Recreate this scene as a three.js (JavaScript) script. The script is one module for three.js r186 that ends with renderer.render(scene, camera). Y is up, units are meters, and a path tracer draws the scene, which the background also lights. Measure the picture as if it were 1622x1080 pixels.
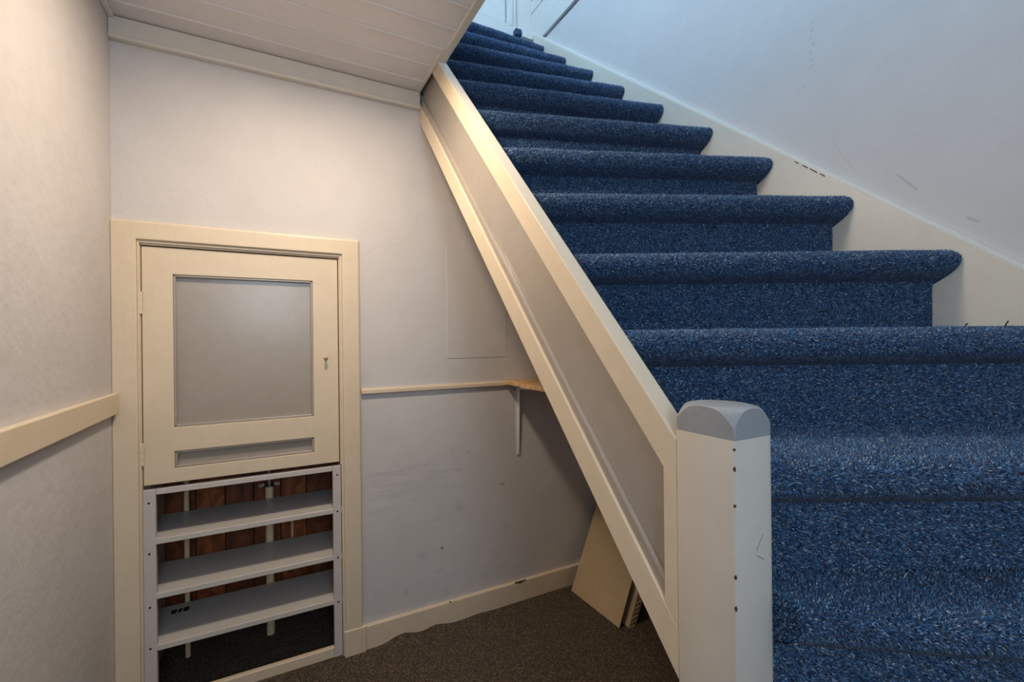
import * as THREE from 'three';
import { RoundedBoxGeometry } from 'three/addons/geometries/RoundedBoxGeometry.js';
import { RectAreaLightUniformsLib } from 'three/addons/lights/RectAreaLightUniformsLib.js';
import { mergeGeometries, toCreasedNormals } from 'three/addons/utils/BufferGeometryUtils.js';
import { Brush, Evaluator, INTERSECTION } from 'three-bvh-csg';

// ───────────────────────── camera, light, exposure ─────────────────────────
const scene = new THREE.Scene();
const renderer = new THREE.WebGLRenderer({ antialias: true });
renderer.toneMapping = THREE.LinearToneMapping;
renderer.toneMappingExposure = 1.06;
renderer.shadowMap.enabled = true;
RectAreaLightUniformsLib.init();

const YAW = 28 * Math.PI / 180, ROLL = -0.62 * Math.PI / 180;
const camera = new THREE.PerspectiveCamera(2 * Math.atan(540 / 724) * 180 / Math.PI, 1622 / 1080, 0.02, 60);
{
  const c = Math.cos(YAW), s = Math.sin(YAW), cr = Math.cos(ROLL), sr = Math.sin(ROLL);
  const right = new THREE.Vector3(c * cr, sr, s * cr), up = new THREE.Vector3(-sr * c, cr, -sr * s), back = new THREE.Vector3(-s, 0, c);
  camera.quaternion.setFromRotationMatrix(new THREE.Matrix4().makeBasis(right, up, back));
  camera.position.set(0, 1.16, 0);
}
scene.add(camera);
scene.background = new THREE.Color(0.05, 0.06, 0.08);

const WARM = new THREE.Color(1.0, 0.82, 0.62), COOL = new THREE.Color(0.45, 0.73, 1.0), FILL = new THREE.Color(0.70, 0.86, 1.0);
const LAMP = [0.15, 2.12, -1.14];
function areaLight(color, intensity, w, h, pos, target) {
  const l = new THREE.RectAreaLight(color, intensity, w, h);
  l.position.set(...pos); l.lookAt(...target); scene.add(l); return l;
}
areaLight(WARM, 172, 0.145, 0.145, [LAMP[0], LAMP[1] - 0.012, LAMP[2]], [LAMP[0], 0, LAMP[2]]);          // ceiling lamp in the lobby
areaLight(FILL, 5.0, 0.62, 0.7, [0.03, 1.66, 1.25], [0.03, 1.66, 0]);                                     // unseen door pane, added in place of a flash near the camera
areaLight(COOL, 20, 1.2, 1.2, [-0.36, 4.05, -0.7], [1.4, 3.3, -0.9]);                                // upstairs window

// ───────────────────────── helpers ─────────────────────────
let seed = 12345;
const rnd = () => { seed = (seed * 1664525 + 1013904223) >>> 0; return seed / 4294967296; };
const rr = (a, b) => a + (b - a) * rnd();
const names = {};
function numbered(n) { const k = names[n] || 0; names[n] = k + 1; return k ? `${n}_${String(k).padStart(3, '0')}` : n; }
function shadow(o) { o.traverse(m => { if (m.isMesh) { m.castShadow = true; m.receiveShadow = true; } }); return o; }
function uvBox(g) {                                     // uv in metres, by the way each face points
  const gg = g.index ? g.toNonIndexed() : g;
  if (!gg.attributes.normal) gg.computeVertexNormals();
  const p = gg.attributes.position, n = p.count, uv = new Float32Array(n * 2);
  const a = new THREE.Vector3(), b = new THREE.Vector3(), c = new THREE.Vector3();
  for (let i = 0; i < n; i += 3) {
    a.fromBufferAttribute(p, i); b.fromBufferAttribute(p, i + 1).sub(a); c.fromBufferAttribute(p, i + 2).sub(a); b.cross(c);
    const x = Math.abs(b.x), y = Math.abs(b.y), z = Math.abs(b.z);
    for (let k = i; k < i + 3; k++) {
      const X = p.getX(k), Y = p.getY(k), Z = p.getZ(k);
      if (z >= x && z >= y) { uv[2 * k] = X; uv[2 * k + 1] = Y; }
      else if (x >= y) { uv[2 * k] = Z; uv[2 * k + 1] = Y; }
      else { uv[2 * k] = X; uv[2 * k + 1] = Z; }
    }
  }
  gg.setAttribute('uv', new THREE.BufferAttribute(uv, 2));
  return gg;
}
function box(x0, x1, y0, y1, z0, z1, r = 0.0015) {
  const w = x1 - x0, h = y1 - y0, d = z1 - z0;
  const g = r > 0 ? new RoundedBoxGeometry(w, h, d, 1, Math.min(r, w * 0.45, h * 0.45, d * 0.45)) : new THREE.BoxGeometry(w, h, d);
  g.translate((x0 + x1) / 2, (y0 + y1) / 2, (z0 + z1) / 2);
  return uvBox(g);
}
function mesh(name, geo, mat, parent = scene) {
  let g = Array.isArray(geo) ? mergeGeometries(geo.map(q => { const t = q.index ? q.toNonIndexed() : q; for (const k of Object.keys(t.attributes)) if (!['position', 'normal', 'uv'].includes(k)) t.deleteAttribute(k); return t; })) : geo;
  const m = new THREE.Mesh(g, mat); m.name = parent === scene ? numbered(name) : name;
  parent.add(m); m.castShadow = m.receiveShadow = true; return m;
}
function group(name, parent = scene) { const g = new THREE.Group(); g.name = parent === scene ? numbered(name) : name; parent.add(g); return g; }
function tag(o, label, category, grp) { o.userData.label = label; o.userData.category = category; if (grp) o.userData.group = grp; return o; }
function struct(o, label) { o.userData.kind = 'structure'; if (label) o.userData.label = label; return o; }
// a prism in the y-z plane (outline of [z, y]) between x0 and x1
function prismX(outline, x0, x1, bevel = 0) {
  const sh = new THREE.Shape(outline.map(([z, y]) => new THREE.Vector2(-z, y)));
  const g = new THREE.ExtrudeGeometry(sh, bevel ? { depth: x1 - x0 - 2 * bevel, bevelEnabled: true, bevelThickness: bevel, bevelSize: bevel, bevelOffset: -bevel, bevelSegments: 2 } : { depth: x1 - x0, bevelEnabled: false });
  g.rotateY(Math.PI / 2); // shape x -> -z, depth -> x
  g.translate(x0 + bevel, 0, 0);
  return uvBox(g);
}
function tube(pts, r, seg = 8, n = 24) { return new THREE.TubeGeometry(new THREE.CatmullRomCurve3(pts.map(p => new THREE.Vector3(...p))), n, r, seg, false); }
function cyl(r, a, b, seg = 16, r2 = r) {
  const A = new THREE.Vector3(...a), B = new THREE.Vector3(...b), d = B.clone().sub(A), L = d.length();
  const g = new THREE.CylinderGeometry(r2, r, L, seg); g.translate(0, L / 2, 0);
  g.applyQuaternion(new THREE.Quaternion().setFromUnitVectors(new THREE.Vector3(0, 1, 0), d.normalize())); g.translate(...a); return g;
}

// ───────────────────────── textures ─────────────────────────
const lerp = (a, b, t) => a + (b - a) * t;
function valueNoise(N, cells, sd) {                     // tileable
  const g = new Float32Array(cells * cells); let s = sd >>> 0;
  for (let i = 0; i < g.length; i++) { s = (s * 1664525 + 1013904223) >>> 0; g[i] = s / 4294967296; }
  const o = new Float32Array(N * N);
  for (let y = 0; y < N; y++) {
    const fy = y / N * cells, y0 = Math.floor(fy), ty = fy - y0, sy = ty * ty * (3 - 2 * ty), ya = (y0 % cells) * cells, yb = ((y0 + 1) % cells) * cells;
    for (let x = 0; x < N; x++) {
      const fx = x / N * cells, x0 = Math.floor(fx), tx = fx - x0, sx = tx * tx * (3 - 2 * tx), xa = x0 % cells, xb = (x0 + 1) % cells;
      o[y * N + x] = lerp(lerp(g[ya + xa], g[ya + xb], sx), lerp(g[yb + xa], g[yb + xb], sx), sy);
    }
  }
  return o;
}
function fbm(N, cells, oct, sd) {
  const o = new Float32Array(N * N); let a = 1, t = 0;
  for (let k = 0; k < oct; k++) { const v = valueNoise(N, cells, sd + 77 * k); for (let i = 0; i < o.length; i++) o[i] += v[i] * a; t += a; a *= 0.55; cells *= 2; }
  for (let i = 0; i < o.length; i++) o[i] /= t;
  return o;
}
function dataTex(N, fn, metres, srgb = true, M = N) {
  const d = new Uint8Array(N * M * 4), c = [0, 0, 0];
  for (let y = 0; y < M; y++) for (let x = 0; x < N; x++) { fn(x, y, c); const i = (y * N + x) * 4; d[i] = c[0]; d[i + 1] = c[1]; d[i + 2] = c[2]; d[i + 3] = 255; }
  const t = new THREE.DataTexture(d, N, M, THREE.RGBAFormat); t.wrapS = t.wrapT = THREE.RepeatWrapping; t.magFilter = THREE.LinearFilter; t.minFilter = THREE.LinearMipmapLinearFilter; t.generateMipmaps = true;
  if (srgb) t.colorSpace = THREE.SRGBColorSpace;
  t.repeat.set(1 / metres, 1 / metres); t.needsUpdate = true; return t;
}
const clamp8 = v => v < 0 ? 0 : v > 255 ? 255 : v;
const N5 = 512;
const nCoarse = fbm(N5, 4, 4, 11), nFine = fbm(N5, 32, 4, 23), nMid = fbm(N5, 12, 4, 37);
function mottled(rgb, amp, metres) {                    // paint with slight unevenness
  return dataTex(N5, (x, y, c) => { const i = y * N5 + x, v = (nCoarse[i] - 0.5) * amp + (nFine[i] - 0.5) * amp * 0.7; c[0] = clamp8(rgb[0] + v); c[1] = clamp8(rgb[1] + v); c[2] = clamp8(rgb[2] + v * 1.1); }, metres);
}
const plasterBump = dataTex(N5, (x, y, c) => { const i = y * N5 + x; c[0] = c[1] = c[2] = clamp8(255 * (0.25 * nCoarse[i] + 0.4 * nMid[i] + 0.45 * nFine[i])); }, 0.6, false);
const brushBump = dataTex(N5, (x, y, c) => { const i = y * N5 + x, j = ((y >> 3) % N5) * N5 + x; c[0] = c[1] = c[2] = clamp8(255 * (0.6 * nFine[j] + 0.4 * nCoarse[i])); }, 0.35, false);

function carpetTex(palette, metres, blobs, sd) {        // looped pile: every blob is one yarn end
  const N = 1024, col = new Uint8Array(N * N * 3), hgt = new Uint8Array(N * N); let s = sd >>> 0;
  const R = () => { s = (s * 1664525 + 1013904223) >>> 0; return s / 4294967296; };
  const b0 = palette[0].c; for (let i = 0; i < N * N; i++) { col[3 * i] = b0[0]; col[3 * i + 1] = b0[1]; col[3 * i + 2] = b0[2]; }
  const tot = palette.reduce((a, p) => a + p.w, 0);
  for (let k = 0; k < blobs; k++) {
    let t = R() * tot, p = palette[0]; for (const q of palette) { if (t < q.w) { p = q; break; } t -= q.w; }
    const cx = R() * N, cy = R() * N, a = R() * Math.PI, L = 3.2 + R() * 4.2, W = 1.5 + R() * 1.3, ca = Math.cos(a), sa = Math.sin(a), v = (R() - 0.5) * 26, h0 = 70 + R() * 150, e = Math.ceil(L) + 1;
    for (let dy = -e; dy <= e; dy++) for (let dx = -e; dx <= e; dx++) {
      const u = (dx * ca + dy * sa) / L, w = (-dx * sa + dy * ca) / W, q = u * u + w * w; if (q > 1) continue;
      const X = (Math.floor(cx) + dx + N) % N, Y = (Math.floor(cy) + dy + N) % N, i = Y * N + X;
      col[3 * i] = clamp8(p.c[0] + v); col[3 * i + 1] = clamp8(p.c[1] + v); col[3 * i + 2] = clamp8(p.c[2] + v);
      hgt[i] = clamp8(h0 * (1 - 0.7 * q));
    }
  }
  return { map: dataTex(N, (x, y, c) => { const i = (y * N + x) * 3; c[0] = col[i]; c[1] = col[i + 1]; c[2] = col[i + 2]; }, metres), bump: dataTex(N, (x, y, c) => { c[0] = c[1] = c[2] = hgt[y * N + x]; }, metres, false) };
}
const blue = carpetTex([{ c: [16, 30, 54], w: 3 }, { c: [27, 57, 97], w: 7 }, { c: [43, 80, 121], w: 6 }, { c: [76, 108, 143], w: 3 }, { c: [128, 140, 156], w: 1 }, { c: [90, 90, 99], w: 1.3 }], 0.42, 62000, 5);
const brown = carpetTex([{ c: [52, 43, 35], w: 4 }, { c: [90, 74, 60], w: 6 }, { c: [122, 103, 84], w: 4 }, { c: [165, 145, 120], w: 1.6 }, { c: [82, 84, 88], w: 1.2 }], 0.42, 62000, 9);

function woodTex(dark, light, metres, sd, stretch = 10) {
  const v = fbm(N5, 4, 4, sd), w = fbm(N5, 48, 2, sd + 5);
  return dataTex(N5, (x, y, c) => { // grain runs along v
    const yy = Math.floor(y / stretch), i = yy * N5 + x, j = y * N5 + x;
    const ring = 0.5 + 0.5 * Math.sin((x / N5 * 22 + v[j] * 9) * 2.1), t = 0.45 * ring + 0.35 * w[i] + 0.3 * v[j];
    for (let k = 0; k < 3; k++) c[k] = clamp8(lerp(dark[k], light[k], t));
  }, metres);
}

// ───────────────────────── materials ─────────────────────────
const std = (o) => new THREE.MeshStandardMaterial(o);
const M = {
  wallLeft: std({ map: mottled([208, 204, 204], 12, 1.1), roughness: 0.8, bumpMap: plasterBump, bumpScale: 0.002 }),
  wall: std({ map: mottled([208, 204, 204], 10, 1.3), roughness: 0.82, bumpMap: plasterBump, bumpScale: 0.0016 }),
  wallRight: std({ map: mottled([208, 204, 204], 10, 1.3), roughness: 0.75, bumpMap: plasterBump, bumpScale: 0.001 }),
  cream: std({ map: mottled([224, 207, 182], 9, 0.7), roughness: 0.36, bumpMap: brushBump, bumpScale: 0.0006 }),
  creamWhite: std({ map: mottled([222, 214, 202], 9, 0.7), roughness: 0.38, bumpMap: brushBump, bumpScale: 0.0006 }),
  grey: new THREE.MeshPhysicalMaterial({ map: mottled([164, 154, 144], 9, 0.8), roughness: 0.34, bumpMap: plasterBump, bumpScale: 0.0006, clearcoat: 0.5, clearcoatRoughness: 0.22 }),
  lilac: std({ map: mottled([204, 196, 194], 8, 0.6), roughness: 0.42, bumpMap: brushBump, bumpScale: 0.0005 }),
  shelf: std({ map: mottled([206, 201, 196], 10, 0.5), roughness: 0.28, bumpMap: brushBump, bumpScale: 0.0004 }),
  plank: std({ map: mottled([226, 222, 224], 8, 0.8), roughness: 0.38, bumpMap: brushBump, bumpScale: 0.0006 }),
  upWhite: std({ map: mottled([216, 214, 210], 7, 0.8), roughness: 0.5 }),
  capGrey: std({ map: mottled([154, 157, 162], 9, 0.3), roughness: 0.4, bumpMap: brushBump, bumpScale: 0.0005 }),
  carpet: new THREE.MeshPhysicalMaterial({ map: blue.map, bumpMap: blue.bump, bumpScale: 0.0025, roughness: 1, sheen: 0.35, sheenRoughness: 0.5, sheenColor: new THREE.Color(0.8, 0.8, 0.85) }),
  yarn: new THREE.MeshPhysicalMaterial({ color: '#ffffff', roughness: 0.42, ior: 1.55, sheen: 1, sheenRoughness: 0.6, sheenColor: new THREE.Color(1, 1, 1) }),
  floor: new THREE.MeshPhysicalMaterial({ map: brown.map, bumpMap: brown.bump, bumpScale: 0.004, roughness: 1 }),
  wood: std({ map: woodTex([176, 130, 82], [232, 196, 146], 0.5, 301), roughness: 0.55 }),
  rawWood: std({ map: woodTex([140, 110, 78], [196, 164, 124], 0.5, 331), roughness: 0.7 }),
  hardboard: std({ map: mottled([192, 170, 136], 12, 0.3), roughness: 0.75 }),
  card: std({ color: '#e6d2aa', roughness: 0.85 }),
  pipe: std({ color: '#f4dcae', roughness: 0.4 }),
  metal: std({ color: '#8c8880', roughness: 0.35, metalness: 0.9 }),
  brass: std({ color: '#c8a878', roughness: 0.3, metalness: 0.6 }),
  screw: std({ color: '#33281f', roughness: 0.5, metalness: 0.4 }),
  scuff: std({ color: '#857c74', roughness: 0.8 }),
  chip: std({ color: '#4a3a2e', roughness: 0.8 }),
  bracket: std({ color: '#d9dbe0', roughness: 0.4 }),
  black: std({ color: '#1b1818', roughness: 0.8 }),
  gap: std({ color: '#2c2018', roughness: 0.9 }),
  lampGlass: std({ color: '#f6efe2', emissive: new THREE.Color(1, 0.78, 0.52), emissiveIntensity: 6, roughness: 0.4 }),
  pane: std({ color: '#dfe8f0', emissive: new THREE.Color(0.6, 0.8, 1.0), emissiveIntensity: 4, roughness: 0.25 }),
};
const planks = [[92, 50, 26], [106, 58, 30], [82, 44, 24]].map((d, k) => std({ map: woodTex(d, d.map(v => v * 1.9), 0.45, 401 + 40 * k), roughness: 0.5 }));

// ───────────────────────── measures (metres) ─────────────────────────
const XL = -0.42, XS = 0.5445, XSI = 0.5825, XR = 1.44, XW = 1.465, ZB = -1.8, YC = 2.16, ZF = 1.3, ZT = -2.45, YU = 5.1;

// back wall, painted surface with its scuffs where they are
const backWallMap = (() => {
  const W = 1024, H = 1024, mw = 2.0;                    // uv metres: x + 0.5, y
  const marks = []; let s = 991; const R = () => { s = (s * 1664525 + 1013904223) >>> 0; return s / 4294967296; };
  for (let k = 0; k < 46; k++) { const x = 0.36 + R() * 0.36, y = 0.5 + R() * 0.16 + (x - 0.36) * 0.16; marks.push([x, y, 0.012 + R() * 0.05, 0.002 + R() * 0.007, 0.02 + R() * 0.05]); }
  for (let k = 0; k < 40; k++) marks.push([0.34 + R() * 0.8, 0.12 + R() * 0.8, 0.006 + R() * 0.02, 0.002 + R() * 0.02, 0.02 + R() * 0.05]);
  for (const m of [[0.62, 0.31, 0.006, 0.006, 0.55], [0.74, 0.69, 0.004, 0.004, 0.4], [0.90, 0.53, 0.014, 0.006, 0.3], [0.66, 0.45, 0.004, 0.003, 0.4], [0.59, 0.43, 0.004, 0.003, 0.4]]) marks.push(m);
  const crack = [[0.319, 1.495], [0.378, 1.527], [0.477, 1.553], [0.516, 1.607], [0.535, 1.685]];
  const t = dataTex(W, (x, y, c) => {
    const X = x / W * mw - 0.5, Y = y / H * mw * 1.1, i = ((y >> 1) % N5) * N5 + ((x >> 1) % N5), v = (nCoarse[i] - 0.5) * 12 + (nFine[i] - 0.5) * 6;
    let d = 0; for (const m of marks) { const a = (X - m[0]) / m[2], b = (Y - m[1]) / m[3], q = a * a + b * b; if (q < 4) d += m[4] * Math.exp(-q * 1.2) * (0.4 + 1.2 * nFine[i]); }
    for (let k = 0; k < crack.length - 1; k++) { const [ax, ay] = crack[k], [bx, by] = crack[k + 1], ux = bx - ax, uy = by - ay, t = Math.max(0, Math.min(1, ((X - ax) * ux + (Y - ay) * uy) / (ux * ux + uy * uy))), e = Math.hypot(X - ax - t * ux, Y - ay - t * uy); if (e < 0.0014) d += 0.05 * (0.2 + 1.2 * nMid[i]); }
    d = Math.min(d, 0.7);
    c[0] = clamp8((208 + v) * (1 - d * 0.75)); c[1] = clamp8((204 + v) * (1 - d * 0.75)); c[2] = clamp8((204 + v) * (1 - d * 0.7));
  }, 1, true, H);
  t.repeat.set(1 / mw, 1 / (mw * 1.1)); t.offset.set(0.5 / mw, 0); return t;
})();
M.wallBack = std({ map: backWallMap, roughness: 0.8, bumpMap: plasterBump, bumpScale: 0.0016 });

// right wall: faint scratches and fingermarks (uv is z, y)
M.wallRight.map = (() => {
  const W = 1024, marks = []; let s = 4711; const R = () => { s = (s * 1664525 + 1013904223) >>> 0; return s / 4294967296; };
  const line = (z0, y0, z1, y1, w, a) => marks.push([z0, y0, z1, y1, w, a]);
  for (let k = 0; k < 7; k++) line(-0.80 + R() * 0.01, 1.98 + k * 0.022, -0.80 + R() * 0.01, 1.986 + k * 0.022, 0.003, 0.16);
  line(-0.585, 1.585, -0.545, 1.535, 0.002, 0.25); line(-0.45, 1.44, -0.43, 1.425, 0.003, 0.2); line(-0.74, 1.73, -0.68, 1.62, 0.0015, 0.10);
  for (let k = 0; k < 60; k++) { const z = -2 + R() * 2, y = 1.45 + R() * 1.3, l = R() * 0.03, a = R() * 6.28; line(z, y, z + l * Math.cos(a), y + l * Math.sin(a), 0.001 + R() * 0.003, 0.03 + R() * 0.07); }
  const t = dataTex(W, (x, y, c) => {
    const Z = x / W * 2.4 - 2.4, Y = y / W * 2.4 + 0.9, i = ((y >> 1) % N5) * N5 + ((x >> 1) % N5), v = (nCoarse[i] - 0.5) * 9 + (nFine[i] - 0.5) * 6; let d = 0;
    for (const m of marks) { if (Math.abs(Z - m[0]) > 0.12 || Math.abs(Y - m[1]) > 0.12) continue; const ux = m[2] - m[0], uy = m[3] - m[1], q = Math.max(0, Math.min(1, ((Z - m[0]) * ux + (Y - m[1]) * uy) / (ux * ux + uy * uy + 1e-9))), e = Math.hypot(Z - m[0] - q * ux, Y - m[1] - q * uy) / m[4]; if (e < 1.5) d += 0.4 * m[5] * Math.max(0, 1.5 - e); }
    c[0] = clamp8((208 + v) * (1 - d)); c[1] = clamp8((204 + v) * (1 - d)); c[2] = clamp8((204 + v) * (1 - d));
  }, 1);
  t.repeat.set(1 / 2.4, 1 / 2.4); t.offset.set(1, -0.9 / 2.4); return t;
})();

// ───────────────────────── room shell ─────────────────────────
{
  // floor: carpet laid loose, its edge riding up the baseboard in waves
  const fx0 = XL - 0.1, fx1 = XW, fz0 = -1.79, fz1 = ZF;
  const g = new THREE.PlaneGeometry(fx1 - fx0, fz1 - fz0, 150, 120); g.rotateX(-Math.PI / 2); g.translate((fx0 + fx1) / 2, 0, (fz0 + fz1) / 2);
  const p = g.attributes.position, uv = g.attributes.uv;
  for (let i = 0; i < p.count; i++) {
    const x = p.getX(i), z = p.getZ(i); uv.setXY(i, x, z);
    const near = Math.max(0, 1 - (z + 1.79) / 0.09), w = 0.024 * Math.exp(-(((x - 0.45) / 0.055) ** 2)) + 0.017 * Math.exp(-(((x - 0.585) / 0.05) ** 2)) + 0.006 * Math.exp(-(((x - 0.78) / 0.06) ** 2));
    p.setY(i, 0.001 + near * near * w);
  }
  g.computeVertexNormals();
  const f = struct(group('floor'), 'dark brown short pile carpet floor of the lobby');
  mesh('carpet', g, M.floor, f);
  mesh('subfloor', box(fx0, XW + 0.1, -0.08, -0.002, -2.35, ZF + 0.1, 0), M.rawWood, f);
}
struct(mesh('wall_left', box(XL - 0.1, XL, 0, YU, ZT - 0.1, ZF, 0), M.wallLeft), 'plastered pale wall with a cream chair rail');
{
  // back wall with the cupboard opening; under the stairs it stops below the treads
  const ox0 = -0.352, ox1 = 0.236, oy1 = 1.474, zt = ZB - 0.1;
  const sh = new THREE.Shape([[XL, 0], [ox0, 0], [ox0, oy1], [ox1, oy1], [ox1, 0], [XW, 0], [XW, 2.085], [XS, 2.085], [XS, YC + 0.1], [XL, YC + 0.1]].map(a => new THREE.Vector2(...a)));
  const g = new THREE.ExtrudeGeometry(sh, { depth: 0.1, bevelEnabled: false }); g.translate(0, 0, zt);
  const w = struct(group('wall_back'), 'pale plastered back wall running behind the stair string');
  mesh('plaster', uvBox(g), M.wallBack, w);
  // an old filled patch standing a little proud
  mesh('plaster_patch', box(0.652, 0.93, 1.09, 1.56, ZB - 0.002, ZB + 0.0015, 0.001), M.wallBack, w);
}
struct(mesh('wall_right', [box(XW, XW + 0.1, 0, 2.955, ZT - 0.1, ZF, 0), box(XW + 0.005, XW + 0.1, 2.955, YU, ZT - 0.1, ZF, 0)], M.wallRight), 'smooth pale stairwell wall beside the steps');
struct(mesh('wall_front', [box(XL - 0.1, XW + 0.1, 0, YU, ZF, ZF + 0.1, 0)], M.wall), 'pale wall with the added front door');
struct(mesh('wall_top', [box(XL - 0.1, XW + 0.1, 2.3, YU, ZT - 0.1, ZT, 0)], M.upWhite), 'white wall at the head of the stairs');
struct(mesh('ceiling_upstairs', box(XL - 0.1, XW + 0.1, YU, YU + 0.1, ZT - 0.1, ZF + 0.1, 0), M.upWhite), 'white ceiling over the stairwell');
{
  const c = struct(group('ceiling'), 'low ceiling of white painted tongue and groove planks');
  mesh('slab', [box(XL, XS - 0.002, YC + 0.016, 3.0, -1.9, ZF, 0), box(XS - 0.002, 0.566, YC + 0.016, 3.0, -1.50, ZF, 0), box(0.566, XW, YC + 0.3, 3.0, 0.6, ZF, 0), box(XL, XS - 0.04, YC + 0.1, 3.0, ZT, -1.9, 0)], M.upWhite, c);
  for (let k = 0; k < 40; k++) { // planks along x; edge bead added to catch light as a pale line
    const z0 = ZB - 0.01 + k * 0.11, sh = new THREE.Shape([[z0 + 0.0005, YC + 0.016], [z0, YC + 0.001], [z0 + 0.001, YC], [z0 + 0.0995, YC], [z0 + 0.1005, YC - 0.0022], [z0 + 0.1035, YC - 0.0034], [z0 + 0.107, YC - 0.0026], [z0 + 0.1092, YC], [z0 + 0.1097, YC + 0.003], [z0 + 0.1097, YC + 0.016]].map(([z, y]) => new THREE.Vector2(-z, y)));
    if (z0 > ZF - 0.11) break;
    const g = new THREE.ExtrudeGeometry(sh, { depth: (z0 > -1.58 ? XS + 0.003 : XS - 0.012) - XL, bevelEnabled: false }); g.rotateY(Math.PI / 2); g.translate(XL, 0, 0);
    mesh('plank', uvBox(g), M.plank, c);
  }
  mesh('edge_trim', [box(XS - 0.013, XS - 0.001, YC - 0.005, YC + 0.016, ZB, -1.478, 0.002), box(XS - 0.001, 0.568, YC - 0.005, YC + 0.016, -1.555, ZF, 0.002)], M.creamWhite, c);
  mesh('corner_bead', box(XL, XL + 0.016, YC - 0.012, YC, ZB + 0.02, ZF, 0.004), M.plank, c);
}
struct(mesh('trim_1', [box(XL, XS - 0.001, 2.094, YC - 0.002, ZB, ZB + 0.02, 0.003), box(XL, XS - 0.001, 2.090, 2.103, ZB, ZB + 0.024, 0.003)], M.creamWhite), 'cream board where wall meets plank ceiling');
struct(mesh('trim_2', box(XL, XL + 0.018, 0.953, 1.017, ZB + 0.028, ZF, 0.004), M.cream), 'cream chair rail along the left wall');
struct(mesh('trim_3', [box(0.306, 0.93, 0.964, 0.982, ZB, ZB + 0.014, 0.004), box(0.306, 0.93, 0.978, 0.986, ZB, ZB + 0.009, 0.003)], M.cream), 'thin cream rail along the back wall');
const bbBack = struct(mesh('baseboard_back', [box(0.312, XW, 0, 0.089, ZB, ZB + 0.016, 0.003), box(0.312, XW, 0.084, 0.0915, ZB, ZB + 0.011, 0.002)], M.cream), 'chipped cream baseboard along the back wall');
for (const [x0, x1, y0] of [[0.95, 0.972, 0.084], [0.968, 0.992, 0.0805], [0.99, 1.008, 0.086], [0.645, 0.653, 0.085]]) mesh('paint_chip', box(x0, x1, y0, 0.0905, ZB + 0.009, ZB + 0.0164, 0.002), M.chip, bbBack);
struct(mesh('baseboard_left', box(XL, XL + 0.016, 0, 0.09, ZB + 0.035, ZF, 0.003), M.cream), 'cream baseboard under the left wall');

// upstairs: fascia and boarding over the right wall, white door at the head of the stairs
{
  const t = struct(group('trim_4'), 'white fascia and boarding above the stairwell wall');
  mesh('fascia', box(XW - 0.014, XW + 0.004, 2.968, 3.105, ZT, 1.0, 0.004), M.upWhite, t);
  for (let k = 0; k < 5; k++) mesh('board', box(XW - 0.006, XW + 0.004, 3.109 + k * 0.082, 3.187 + k * 0.082, ZT, 1.0, 0.005), M.upWhite, t);
  const d = struct(group('door_1'), 'white door with frame at the head of the stairs');
  mesh('leaf', box(0.55, 1.275, 3.075, 5.0, ZT, ZT + 0.012, 0.002), M.upWhite, d);
  mesh('frame_post', [box(1.283, 1.318, 3.05, 5.05, ZT, ZT + 0.03, 0.004), box(1.315, 1.345, 3.05, 5.05, ZT, ZT + 0.02, 0.004)], M.upWhite, d);
  mesh('threshold', box(XSI, 1.345, 2.98, 3.062, ZT, ZT + 0.03, 0.004), M.upWhite, d);
}
// unseen front door added for cool fill by the camera; upstairs window: daylight
{
  const d = struct(group('door_2'), 'unseen cream front door added behind the camera, its frosted pane giving cool fill');
  mesh('leaf', [box(-0.39, -0.285, 0, 2.08, ZF - 0.045, ZF, 0.003), box(0.345, 0.45, 0, 2.08, ZF - 0.045, ZF, 0.003), box(-0.285, 0.345, 0, 1.305, ZF - 0.045, ZF, 0.003), box(-0.285, 0.345, 2.015, 2.08, ZF - 0.045, ZF, 0.003)], M.cream, d);
  mesh('pane', box(-0.285, 0.345, 1.305, 2.015, ZF - 0.035, ZF - 0.025, 0), M.pane, d);
  const w = struct(group('window_1'), 'upstairs window with a white frame');
  mesh('frame', [box(XL, XL + 0.05, 3.4, 4.7, -1.36, -1.31, 0.003), box(XL, XL + 0.05, 3.4, 4.7, -0.09, -0.04, 0.003), box(XL, XL + 0.05, 3.4, 3.45, -1.31, -0.09, 0.003), box(XL, XL + 0.05, 4.65, 4.7, -1.31, -0.09, 0.003)], M.upWhite, w);
  mesh('pane', box(XL + 0.005, XL + 0.02, 3.45, 4.65, -1.31, -0.09, 0), M.pane, w);
}

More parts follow.
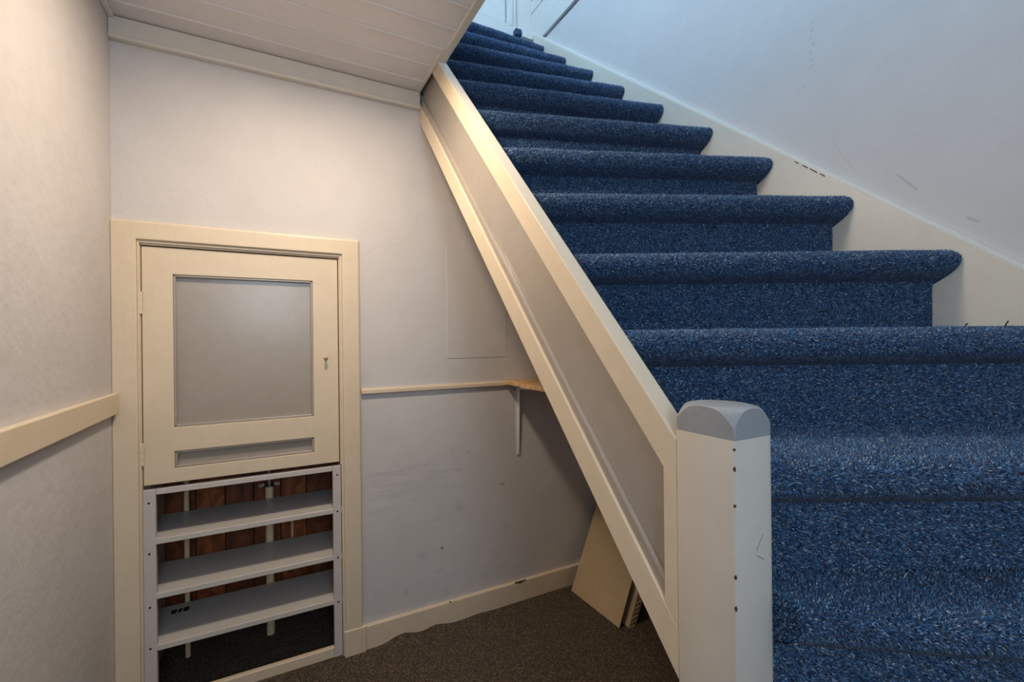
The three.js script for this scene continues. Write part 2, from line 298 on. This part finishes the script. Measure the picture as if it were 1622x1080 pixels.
// ───────────────────────── staircase ─────────────────────────
// every step: tread height, nosing line z at the inner (x = XS) and outer (x = XR) end, where its inner end starts
const H0 = 1.366, RISE = 0.1912;
const steps = [];
{
  const inner = { 7: -0.940, 8: -1.08, 9: -1.251, 10: -1.418, 11: -1.584, 12: -1.787, 13: -1.951, 14: -2.119, 15: -2.268 };
  const outer = { 7: -0.45, 8: -0.673, 9: -0.902, 10: -1.125, 11: -1.357, 12: -1.588, 13: -1.813, 14: -2.045, 15: -2.266 };
  for (let i = 7; i <= 15; i++) steps[i] = { y: H0 + (i - 7) * RISE, zi: inner[i], zo: outer[i], x0: XSI };
  steps[6] = { y: 1.176, zi: -0.70, zo: -0.215, x0: XSI };
  steps[5] = { y: 0.976, zi: -0.465, zo: 0.02, x0: 0.63 };
  // the lowest steps fan out round the foot of the newel
  const fan = (y, ang, px, pz) => { const t = Math.tan(ang * Math.PI / 180); return { y, zi: pz + (XS - px) * t, zo: pz + (XR - px) * t, x0: px + 0.0005 }; };
  steps[4] = fan(0.80, 36, 0.6245, -0.354); steps[3] = fan(0.60, 44, 0.6245, -0.32); steps[2] = fan(0.40, 50, 0.6245, -0.285); steps[1] = fan(0.20, 56, 0.6245, -0.25);
  steps[16] = { y: 3.05, zi: ZT + 0.055, zo: ZT + 0.055 };
}
const nz = (i, x) => { const s = steps[i]; return s.zi + (s.zo - s.zi) * (x - XS) / (XR - XS); };
const OVER = 0.056;
const stair = tag(group('staircase'), 'winding staircase with cream panelled string, square newel post and blue carpeted steps', 'staircase');
for (let i = 1; i <= 15; i++) {
  const s = steps[i], low = i > 1 ? steps[i - 1].y : 0, x0 = s.x0 + (i <= 5 ? 0.006 : 0), x1 = XR;
  const quad = (za0, za1, zb0, zb1, y0, y1) => { // za: at x0 (front, back), zb: at x1
    const v = [[x0, y0, za0], [x1, y0, zb0], [x1, y0, zb1], [x0, y0, za1], [x0, y1, za0], [x1, y1, zb0], [x1, y1, zb1], [x0, y1, za1]];
    const f = [[0, 3, 2, 1], [4, 5, 6, 7], [0, 1, 5, 4], [1, 2, 6, 5], [2, 3, 7, 6], [3, 0, 4, 7]], pos = [];
    for (const q of f) for (const k of [q[0], q[1], q[2], q[0], q[2], q[3]]) pos.push(...v[k]);
    const g = new THREE.BufferGeometry(); g.setAttribute('position', new THREE.Float32BufferAttribute(pos, 3)); g.computeVertexNormals(); return uvBox(g);
  };
  const b0 = i < 15 ? Math.min(nz(i + 1, x0) - OVER - 0.012, nz(i, x0) - OVER - 0.03) : ZT + 0.001, b1 = i < 15 ? nz(i + 1, x1) - OVER - 0.012 : ZT + 0.001;
  mesh('tread', quad(nz(i, x0) - 0.026, b0, nz(i, x1) - 0.026, b1, s.y - 0.042, s.y - 0.010), M.rawWood, stair);
  mesh('riser', quad(nz(i, x0) - OVER - 0.010, nz(i, x0) - OVER - 0.024, nz(i, x1) - OVER - 0.010, nz(i, x1) - OVER - 0.024, i > 1 ? low - 0.04 : 0, s.y - 0.043), M.rawWood, stair);
}
// the outer string, panelled, in the plane of the lobby side
const SL = 1.077, zN = -0.497, yTop = z => 1.033 + SL * (-0.52 - z), yPT = z => 0.957 + SL * (-0.52 - z), yPB = z => 0.745 + SL * (-0.52 - z), yBot = z => 0.668 + SL * (-0.52 - z), zE = -1.80;
{
  const st = group('stair_string', stair);
  const band = (a, b, z0, z1) => [[z0, a(z0)], [z0, b(z0)], [z1, b(z1)], [z1, a(z1)]];
  mesh('upper_rail', prismX(band(yPT, yTop, zN, zE), XS, XSI, 0.002), M.cream, st);
  mesh('lower_rail', prismX(band(yBot, yPB, zN, zE), XS, XSI, 0.002), M.cream, st);
  mesh('end_stile', prismX(band(yPB, yPT, zN, -0.523), XS, XSI, 0.0015), M.cream, st);
  mesh('panel', prismX(band(z => yPB(z) - 0.005, z => yPT(z) + 0.005, -0.515, zE), XS + 0.014, XSI - 0.004), M.grey, st);
  // grey bead along the lower edge and up the end
  const bz = z => [[-0.5235, yPB(-0.5235)], [-0.5235, yPB(-0.5235) + z], [zE, yPB(zE) + z], [zE, yPB(zE)]];
  mesh('bead', [prismX(bz(0.030), XS + 0.005, XS + 0.016, 0.0045),
    prismX([[-0.5235, yPB(-0.5235)], [-0.5235, yPT(-0.5235)], [-0.532, yPT(-0.532)], [-0.532, yPB(-0.532)]], XS + 0.009, XS + 0.016, 0.001),
    prismX([[-0.5235, yPT(-0.5235) - 0.008], [-0.5235, yPT(-0.5235)], [zE, yPT(zE)], [zE, yPT(zE) - 0.008]], XS + 0.009, XS + 0.016, 0.001)], M.grey, st);
}
{
  // newel post: square, its head turned so that each face ends in an arch
  const nx0 = XS, nx1 = 0.6245, nz0 = -0.4975, nz1 = -0.398, cx = (nx0 + nx1) / 2, cz = (nz0 + nz1) / 2;
  const np = group('newel_post', stair);
  // one post, painted cream up to a line and grey above it
  const prof = [[0, 1.0235], [1.45, 1.0235], [1.45, 1.034], [1.414, 1.038], [1.3, 1.0475], [1.2, 1.0555], [1.12, 1.0605], [1.06, 1.0628], [1.0, 1.064], [0.85, 1.0655], [0, 1.066]].map(([r, y]) => new THREE.Vector2(r, y));
  const lathe = new THREE.LatheGeometry(prof, 72); lathe.scale((nx1 - nx0) / 2, 1, (nz1 - nz0) / 2); lathe.translate(cx, 0, cz);
  const ev = new Evaluator(); ev.useGroups = false; ev.attributes = ['position', 'normal'];
  const cut = (other) => { const A = new Brush(new RoundedBoxGeometry(nx1 - nx0, 1.12, nz1 - nz0, 2, 0.0035).translate(cx, 0.56, cz)), B = new Brush(other); A.updateMatrixWorld(); B.updateMatrixWorld(); const g = ev.evaluate(A, B, INTERSECTION).geometry; g.clearGroups(); return uvBox(toCreasedNormals(g, 0.6)); };
  mesh('shaft', cut(new THREE.BoxGeometry(0.3, 1.0231, 0.3).translate(cx, 0.512, cz)), M.creamWhite, np);
  mesh('grey_cap', cut(lathe), M.capGrey, np);
  np.children[1].userData.label = 'grey painted arched cap';
  // chips along the corner
  for (const y of [1.012, 0.986, 0.937, 0.842, 0.80]) mesh('paint_chip', new THREE.IcosahedronGeometry(0.0027, 0).rotateY(rr(0, 3)).scale(0.8, rr(0.9, 2.0), 0.8).translate(nx0 + 0.0014, y, nz1 - 0.0014), M.chip, np);
  mesh('scuff', [[0.588, 0.868, 0.602, 0.888], [0.589, 0.862, 0.604, 0.853]].map(([a, b, c, d]) => cyl(0.0006, [a, b, nz1], [c, d, nz1], 6)), M.scuff, np);
}
{
  // string on the wall side, with a bead along its top
  const top = z => 1.384 + 0.848 * (-0.45 - z), z0 = 0.7, z1 = ZT;
  const ws = group('wall_string', stair);
  mesh('board', prismX([[z0, 0], [z0, top(z0)], [z1, top(z1)], [z1, top(z1) - 0.42], [-0.3, 0.8], [-0.3, 0]], XR, XW, 0.001), M.creamWhite, ws);
  for (const [z, l] of [[-0.835, 0.012], [-0.812, 0.016], [-0.79, 0.02], [-0.762, 0.014]]) mesh('paint_chip', prismX([[z, top(z) - 0.006], [z, top(z) - 0.003], [z + l, top(z + l) - 0.003], [z + l, top(z + l) - 0.0075]], XR - 0.0004, XR + 0.002), M.chip, ws);
  mesh('bead', prismX([[z0, top(z0) - 0.002], [z0, top(z0) + 0.012], [z1, top(z1) + 0.012], [z1, top(z1) - 0.002]], XR + 0.010, XW, 0.003), M.upWhite, ws);
}

// carpet, cut in one piece for every step, wrapped over the nosing
const runner = group('stair_carpet', stair); runner.userData.label = 'blue flecked pile carpet wrapped over each step';
const tufts = [];
for (let i = 1; i <= 15; i++) {
  const s = steps[i], low = i > 1 ? steps[i - 1].y : 0.004, x0 = s.x0 + 0.0005, x1 = XR - 0.0015, nx = 72;
  // outer profile from tread back to riser foot; [dz from nosing tip, dy from tread top], the first point follows the next riser
  const O = OVER, lo = low - s.y;
  const prof = [[null, 0], [-0.10, 0], [-0.05, 0.0005], [-0.026, 0], [-0.015, -0.003], [-0.006, -0.0095], [-0.0012, -0.019], [-0.001, -0.030], [-0.006, -0.041], [-0.018, -0.051], [-0.036, -0.060], [-O + 0.006, -0.067], [-O + 0.001, -0.08], [-O, -0.11], [-O, -0.15], [-O + 0.0005, lo + 0.014], [-O + 0.003, lo + 0.006], [-O + 0.007, lo + 0.002], [-O + 0.013, lo + 0.001]];
  const inn = [[-O - 0.009, lo + 0.001], [-O - 0.009, -0.15], [-O - 0.009, -0.11], [-O - 0.009, -0.082], [-O - 0.004, -0.075], [-0.043, -0.068], [-0.024, -0.060], [-0.013, -0.05], [-0.009, -0.040], [-0.009, -0.03], [-0.010, -0.022], [-0.014, -0.0155], [-0.022, -0.0105], [-0.04, -0.009], [-0.10, -0.009], [null, -0.009]];
  const loop = [...prof, ...inn], nl = loop.length, pos = [], uv = [], idx = [];
  for (let a = 0; a <= nx; a++) {
    const x = x0 + (x1 - x0) * a / nx, z = nz(i, x), zb = (i < 15 ? nz(i + 1, x) - OVER + 0.001 : ZT + 0.032);
    let L = 0, pz = null, py = null;
    loop.forEach(([dz, dy], k) => {
      let zz = dz === null ? zb : z + dz; if (dz !== null && zz < zb && dy > -0.01) zz = Math.max(zz, zb);
      let yy = s.y + dy; const out = k < prof.length && k > 0 && k < prof.length - 1;
      if (out) { const q = Math.sin(x * 31 + i * 2.1 + k * 0.9) + 0.7 * Math.sin(x * 67 + i + k * 1.7); zz += 0.0006 * q; yy += 0.0004 * q; }
      if (pz !== null) L += Math.hypot(zz - pz, yy - py); pz = zz; py = yy;
      pos.push(x, yy, zz); uv.push(x + i * 0.137, L + i * 0.271);
    });
  }
  for (let a = 0; a < nx; a++) for (let k = 0; k < nl - 1; k++) { const p = a * nl + k, q = p + nl; idx.push(p, p + 1, q, q, p + 1, q + 1); }
  for (let a = 0; a < nx; a++) { const p = a * nl + nl - 1, p2 = a * nl, q = p + nl, q2 = p2 + nl; idx.push(p, p2, q, q, p2, q2); }
  const faceX = (pts, off, sign) => { // flat end, turned to face -x or +x
    for (const [p, q, r] of THREE.ShapeUtils.triangulateShape(pts, [])) {
      const A = pts[p], B = pts[q], C = pts[r], ccw = (B.x - A.x) * (C.y - A.y) - (B.y - A.y) * (C.x - A.x) > 0;
      if (ccw === (sign < 0)) idx.push(off + p, off + q, off + r); else idx.push(off + p, off + r, off + q);
    }
  };
  const ends = (from, list, sign) => { const off = pos.length / 3, pts = []; for (const k of list) { const v = from + k; pos.push(pos[3 * v], pos[3 * v + 1], pos[3 * v + 2]); uv.push(pos[3 * v + 2], pos[3 * v + 1]); pts.push(new THREE.Vector2(pos[3 * v + 2], pos[3 * v + 1])); } faceX(pts, off, sign); };
  const all = loop.map((_, k) => k);
  if (i <= 5) ends(0, all.slice(1, prof.length - 1), -1); else ends(0, all, -1); // beside the newel the carpet is folded round the end of the step
  ends(nx * nl, all, 1);
  const g = new THREE.BufferGeometry(); g.setAttribute('position', new THREE.Float32BufferAttribute(pos, 3)); g.setAttribute('uv', new THREE.Float32BufferAttribute(uv, 2)); g.setIndex(idx); g.computeVertexNormals();
  const c = mesh('carpet_step', g, M.carpet, runner);
  if (i === 6) { // threads working loose where the edge was cut
    for (const [x, h] of [[1.20, 0.008], [1.27, 0.012], [1.31, 0.011], [1.345, 0.013], [1.385, 0.012]]) { const z = nz(6, x) - 0.03; mesh('loose_thread', tube([[x, s.y - 0.002, z], [x + 0.002, s.y + h * 0.6, z + 0.002], [x + 0.007, s.y + h, z + 0.003], [x + 0.013, s.y + h * 0.9, z + 0.002]], 0.0012, 5, 8), M.black, runner); }
  }
  // pile: yarn ends standing out of the cut carpet
  const dens = i < 4 ? 0 : i <= 6 ? 190000 : i <= 9 ? 110000 : 60000, seg = [];
  let tot = 0;
  for (let k = 1; k < prof.length - 1; k++) { const mid = (Math.floor(nx / 2)) * nl; const p = mid + k, q = mid + k + 1; const l = Math.hypot(pos[3 * q + 1] - pos[3 * p + 1], pos[3 * q + 2] - pos[3 * p + 2]); tot += l; seg.push([k, tot]); }
  const back = (x1 - x0) * tot * dens, tread = Math.abs(nz(i, 1) - (i < 15 ? nz(i + 1, 1) : ZT)) - 0.1, n = Math.floor(back);
  const put = (a, k, t) => { // a in columns
    const c0 = Math.min(nx - 1, Math.floor(a)), f = a - c0, P = (cc, kk, m) => pos[3 * (cc * nl + kk) + m], v = m => lerp(lerp(P(c0, k, m), P(c0 + 1, k, m), f), lerp(P(c0, k + 1, m), P(c0 + 1, k + 1, m), f), t);
    const dy = P(c0, k + 1, 1) - P(c0, k, 1), dz = P(c0, k + 1, 2) - P(c0, k, 2), l = Math.hypot(dy, dz); if (l < 1e-5) return;
    tufts.push([v(0), v(1), v(2), dz / l, -dy / l]); // outward normal (ny, nz)
  };
  for (let q = 0; q < n; q++) { const t = rnd() * tot; let k = 0; while (seg[k][1] < t) k++; put(rnd() * nx, seg[k][0], (t - (k ? seg[k - 1][1] : 0)) / (seg[k][1] - (k ? seg[k - 1][1] : 0))); }
  if (i === 4) { const z = nz(4, x0); for (let q = 0; q < 900; q++) { const dz = rr(-0.06, -0.003), dy = rr(-0.058, -0.002); if (dy > -0.012 && dz > -0.012 + dy * -0.3) continue; if (dy < -0.045 && dz > -0.012) continue; tufts.push([x0, s.y + dy, z + dz, 0.15, 0.1, -1]); } }
  if (tread > 0.01 && dens) for (let q = 0; q < (x1 - x0) * tread * dens; q++) put(rnd() * nx, 0, rnd());
}
{
  const g = new THREE.ConeGeometry(0.00125, 0.0044, 4, 2); g.translate(0, 0.0017, 0);
  const p = g.attributes.position; for (let k = 0; k < p.count; k++) { const h = p.getY(k) / 0.0039; p.setX(k, p.getX(k) + 0.0012 * h * h); } g.computeVertexNormals();
  const im = new THREE.InstancedMesh(g, M.yarn, tufts.length); im.name = 'carpet_pile'; im.userData.kind = 'stuff'; im.userData.label = 'short blue flecked carpet pile';
  const m4 = new THREE.Matrix4(), q = new THREE.Quaternion(), q2 = new THREE.Quaternion(), up = new THREE.Vector3(0, 1, 0), d = new THREE.Vector3(), pv = new THREE.Vector3(), sv = new THREE.Vector3(), col = new THREE.Color();
  const pal = [['#122444', 3.4], ['#1d4a76', 7], ['#316a98', 6], ['#6391bd', 3], ['#b8c3d2', 1.3], ['#777681', 1.6]], tot = pal.reduce((a, b) => a + b[1], 0);
  tufts.forEach(([x, y, z, ny, nzz, nxx = 0], k) => {
    d.set(nxx + rr(-0.55, 0.55), ny + rr(-0.45, 0.45), nzz + rr(-0.45, 0.45)).normalize(); q.setFromUnitVectors(up, d); q2.setFromAxisAngle(up, rnd() * 6.283); q.multiply(q2);
    const sc = rr(0.75, 1.15); m4.compose(pv.set(x, y, z), q, sv.set(sc, sc * rr(0.8, 1.1), sc)); im.setMatrixAt(k, m4);
    let t = rnd() * tot, c = pal[0][0]; for (const [h, w] of pal) { if (t < w) { c = h; break; } t -= w; } im.setColorAt(k, col.set(c));
  });
  im.castShadow = im.receiveShadow = true; runner.add(im);
}
// landing edge: the last carpet end beside a white block
{
  const t = struct(group('trim_5'), 'landing nosing end at the head of the stairs');
  mesh('block', box(1.36, 1.43, 2.985, 3.02, ZT, ZT + 0.07, 0.003), M.upWhite, t);
  mesh('carpet_end', box(1.318, 1.36, 2.99, 3.03, ZT, ZT + 0.065, 0.006), M.carpet, t);
}

// ───────────────────────── built-in cupboard ─────────────────────────
const cup = tag(group('cupboard'), 'built-in cream cupboard with grey panelled door above open shelves', 'cupboard');
{
  const zf = ZB; // wall face
  // architrave with a stepped inner edge
  const ushape = (x0, x1, i0, i1, t, it, y0l, y0r, zz0, zz1, bv) => { const g = new THREE.ExtrudeGeometry(new THREE.Shape([[x0, y0l], [i0, y0l], [i0, it], [i1, it], [i1, y0r], [x1, y0r], [x1, t], [x0, t]].map(q => new THREE.Vector2(...q))), { depth: zz1 - zz0 - bv, bevelEnabled: true, bevelThickness: bv, bevelSize: bv, bevelOffset: -bv, bevelSegments: 3 }); g.translate(0, 0, zz0); return uvBox(g); };
  const arch = [ushape(XL, 0.300, -0.358, 0.240, 1.541, 1.486, 0, 0.09, zf, zf + 0.020, 0.004), ushape(-0.3585, 0.2405, -0.3525, 0.2325, 1.4865, 1.477, 0, 0, zf - 0.05, zf + 0.012, 0.003), ushape(-0.354, 0.236, -0.3515, 0.2295, 1.478, 1.4725, 0.71, 0.71, zf - 0.05, zf + 0.003, 0.001),
    box(0.2985, 0.304, 0.09, 1.543, zf, zf + 0.011, 0.002), box(XL, 0.304, 1.5405, 1.545, zf, zf + 0.011, 0.002)];
  mesh('architrave', arch, M.cream, cup);
  mesh('plinth_block', box(0.236, 0.312, 0, 0.0965, zf, zf + 0.024, 0.003), M.cream, cup);
  // carcass
  const zc = -2.235;
  mesh('carcass', [box(XL, -0.365, 0, 1.5, zc, zf - 0.1, 0), box(0.34, 0.36, 0, 1.5, zc, zf - 0.1, 0), box(XL, 0.36, 1.48, 1.5, zc, zf - 0.1, 0)], M.lilac, cup);
  mesh('carcass_floor', box(-0.365, 0.34, -0.002, 0.002, zc, zf + 0.012, 0), M.floor, cup);
  for (let k = 0; k < 7; k++) { const x0 = -0.365 + k * 0.1008; mesh('back_plank', box(x0 + 0.0012, x0 + 0.0996, 0.002, 1.48, -2.215, -2.2 + (k % 3) * 0.001, 0.003), planks[k % 3], cup); }
  mesh('back_sheet', box(-0.365, 0.34, 0.002, 1.48, zc, -2.2155, 0), M.gap, cup);
  // door
  const d = group('door', cup), dz0 = zf - 0.028, dz1 = zf - 0.001, L = -0.3495, R = 0.2265, T = 1.4695, B = 0.719;
  const leaf = new THREE.Shape([[L, B], [R, B], [R, T], [L, T]].map(q => new THREE.Vector2(...q)));
  for (const [y0, y1] of [[0.895, 1.385], [0.764, 0.818]]) leaf.holes.push(new THREE.Path([[-0.27, y0], [-0.27, y1], [0.141, y1], [0.141, y0]].map(q => new THREE.Vector2(...q))));
  mesh('door_frame', uvBox(new THREE.ExtrudeGeometry(leaf, { depth: dz1 - dz0 - 0.002, bevelEnabled: true, bevelThickness: 0.002, bevelSize: 0.002, bevelOffset: -0.002, bevelSegments: 2 }).translate(0, 0, dz0)), M.cream, d);
  const recess = (y0, y1) => { const b = 0.007; return [box(-0.27, -0.27 + b, y0, y1, dz0, dz1 - 0.003, 0.002), box(0.141 - b, 0.141, y0, y1, dz0, dz1 - 0.003, 0.002), box(-0.27, 0.141, y1 - b, y1, dz0, dz1 - 0.003, 0.002), box(-0.27, 0.141, y0, y0 + b, dz0, dz1 - 0.003, 0.002)]; };
  mesh('panel', [box(-0.27, 0.141, 0.895, 1.385, dz0, dz0 + 0.010, 0), ...recess(0.895, 1.385)], M.grey, d);
  mesh('panel', [box(-0.27, 0.141, 0.764, 0.818, dz0, dz0 + 0.010, 0), ...recess(0.764, 0.818)], M.grey, d);
  for (const [y0, y1] of [[1.257, 1.326], [0.784, 0.853]]) mesh('hinge', [cyl(0.0055, [-0.3515, y0, zf + 0.005], [-0.3515, y1, zf + 0.005], 12), cyl(0.0065, [-0.3515, y0 + 0.022, zf + 0.005], [-0.3515, y0 + 0.024, zf + 0.005], 12), cyl(0.0065, [-0.3515, y1 - 0.024, zf + 0.005], [-0.3515, y1 - 0.022, zf + 0.005], 12)].map(uvBox), M.cream, d);
  const kb = mesh('knob', [cyl(0.006, [0.183, 1.105, dz1 - 0.002], [0.183, 1.105, dz1 + 0.003], 16), cyl(0.0035, [0.183, 1.105, dz1], [0.183, 1.105, dz1 + 0.018], 12), new THREE.SphereGeometry(0.0062, 14, 10).scale(1, 1.1, 0.8).translate(0.183, 1.105, dz1 + 0.021)].map(uvBox), M.brass, d);
  kb.userData.label = 'small brass knob';
  // open shelf frame
  mesh('frame_stile', box(-0.352, -0.320, 0, 0.705, zf - 0.022, zf, 0.002), M.lilac, cup);
  mesh('frame_stile', box(0.203, 0.231, 0, 0.705, zf - 0.022, zf, 0.002), M.lilac, cup);
  mesh('frame_top', box(-0.320, 0.203, 0.687, 0.705, zf - 0.022, zf, 0.002), M.lilac, cup);
  mesh('bottom_rail', box(-0.320, 0.203, 0, 0.037, zf - 0.022, zf - 0.001, 0.003), M.cream, cup);
  for (const y of [0.548, 0.376, 0.213]) mesh('shelf', box(-0.364, 0.30, y - 0.018, y, -2.052, zf - 0.001, 0.002), M.shelf, cup);
  for (const [x, ys] of [[-0.337, [0.664, 0.505, 0.337, 0.208]], [0.218, [0.672, 0.537, 0.366, 0.202]]]) for (const y of ys) mesh('screw', uvBox(new THREE.SphereGeometry(0.0034, 8, 6).scale(1, 1, 0.4).translate(x, y, zf + 0.0002)), M.screw, cup);
  // old dark label remains on the lowest shelf
  mesh('tape_remnant', [[-0.315, -0.298], [-0.294, -0.283], [-0.279, -0.262]].map(([a, b]) => box(a, b, 0.2128, 0.2136, -2.012, -1.985, 0.0002)), M.black, cup);
}

// pipes inside the cupboard
{
  const a = tag(group('water_pipe'), 'thick cream water pipe with a metal clamp rising through the cupboard shelves', 'pipe');
  mesh('tube', uvBox(cyl(0.0148, [-0.004, 0.0028, -2.071], [-0.004, 0.594, -2.071], 20)), M.pipe, a);
  mesh('upper_tube', uvBox(cyl(0.0115, [-0.004, 0.588, -2.071], [-0.004, 1.4, -2.071], 20)), M.metal, a);
  const cl = [new THREE.TorusGeometry(0.017, 0.0035, 8, 24).rotateX(Math.PI / 2).translate(-0.004, 0.594, -2.071)];
  for (const s of [-1, 1]) { cl.push(new THREE.BoxGeometry(0.02, 0.012, 0.004).translate(-0.004 + s * 0.027, 0.598, -2.071)); cl.push(cyl(0.004, [-0.004 + s * 0.031, 0.598, -2.078], [-0.004 + s * 0.031, 0.598, -2.060], 10)); }
  mesh('pipe_clamp', cl.map(uvBox), M.metal, a);
  tag(mesh('water_pipe', uvBox(cyl(0.0085, [-0.276, 0.0028, -2.068], [-0.276, 1.4, -2.068], 16)), M.pipe), 'thin cream water pipe without clamp in the cupboard', 'pipe');
  tag(mesh('water_pipe', uvBox(cyl(0.005, [0.081, 0.30, -2.185], [0.081, 0.405, -2.185], 12)), M.pipe), 'short narrow pipe against the brown boards between two cupboard shelves', 'pipe');
}

// ───────────────────────── small shelf under the stairs ─────────────────────────
{
  const s = tag(group('wall_shelf'), 'small bare wood shelf on a white bracket under the stairs', 'shelf');
  const ys = 0.987;
  mesh('board', box(0.918, XR - 0.02, ys - 0.018, ys, ZB + 0.001, -1.655, 0.0015), M.wood, s);
  mesh('board', box(0.912, XR - 0.02, ys - 0.020, ys - 0.001, -1.653, -1.44, 0.0015), M.wood, s);
  const b = group('bracket', s);
  mesh('wall_arm', [box(0.973, 0.991, 0.65, ys - 0.021, ZB + 0.0005, ZB + 0.004, 0.001), prismX([[ZB + 0.004, 0.655], [ZB + 0.008, 0.655], [ZB + 0.022, ys - 0.025], [ZB + 0.004, ys - 0.025]], 0.979, 0.985, 0.0008)], M.bracket, b);
  mesh('shelf_arm', [box(0.973, 0.991, ys - 0.024, ys - 0.0205, ZB + 0.001, -1.55, 0.001), prismX([[ZB + 0.006, ys - 0.024], [ZB + 0.02, ys - 0.042], [-1.56, ys - 0.028], [-1.56, ys - 0.024]], 0.979, 0.985, 0.0008)], M.bracket, b);
  mesh('screw', uvBox(new THREE.SphereGeometry(0.004, 8, 6).scale(1, 1, 0.4).translate(0.966, 0.944, ZB + 0.001)), M.screw, b);
}

// ───────────────────────── offcuts leaning under the stairs ─────────────────────────
{
  const lean = (o, x, z, tilt, turn) => { o.position.set(x, 0.003, z); o.rotation.order = 'YXZ'; o.rotation.set(0, turn, -tilt); return o; };
  // board in its own frame: thickness along x, height along y, width along z
  const tilt = 0.40;
  const a = tag(mesh('hardboard_offcut', box(-0.004, 0, 0, 0.52, -0.16, 0.16, 0.001), M.hardboard), 'brown hardboard sheet leaning under the stairs, in front of the honeycomb board', 'board');
  lean(a, 1.228, -1.582, tilt, 0.02);
  const h = tag(group('door_offcut'), 'offcut of hollow door with paper honeycomb edge leaning behind the hardboard sheet', 'board');
  mesh('skin', box(0, 0.003, 0, 0.5, -0.15, 0.15, 0.0006), M.hardboard, h);
  mesh('skin', box(0.031, 0.034, 0, 0.5, -0.15, 0.15, 0.0006), M.hardboard, h);
  const core = [];
  for (let k = 0; k < 26; k++) { const y0 = 0.002 + k * 0.019; for (const s of [0, 1]) { const g = new THREE.BoxGeometry(0.0305, 0.0034, 0.301); g.rotateZ(s ? 0.5 : -0.5); g.scale(0.88, 1, 1); g.translate(0.017, y0 + (s ? 0.005 : 0.0145), 0); core.push(uvBox(g)); } }
  mesh('honeycomb_core', core, M.card, h);
  lean(h, 1.262, -1.556, tilt, 0.02);
}

// ───────────────────────── lobby lamp ─────────────────────────
{
  const l = tag(group('ceiling_lamp'), 'flat round ceiling lamp on the plank ceiling', 'lamp');
  mesh('base_plate', uvBox(new THREE.CylinderGeometry(0.088, 0.088, 0.018, 40).translate(LAMP[0], YC - 0.0095, LAMP[2])), M.creamWhite, l);
  mesh('diffuser', uvBox(new THREE.CylinderGeometry(0.084, 0.08, YC - LAMP[1] - 0.019, 40).translate(LAMP[0], (YC - 0.019 + LAMP[1]) / 2, LAMP[2])), M.lampGlass, l);
}

shadow(scene);
renderer.render(scene, camera);
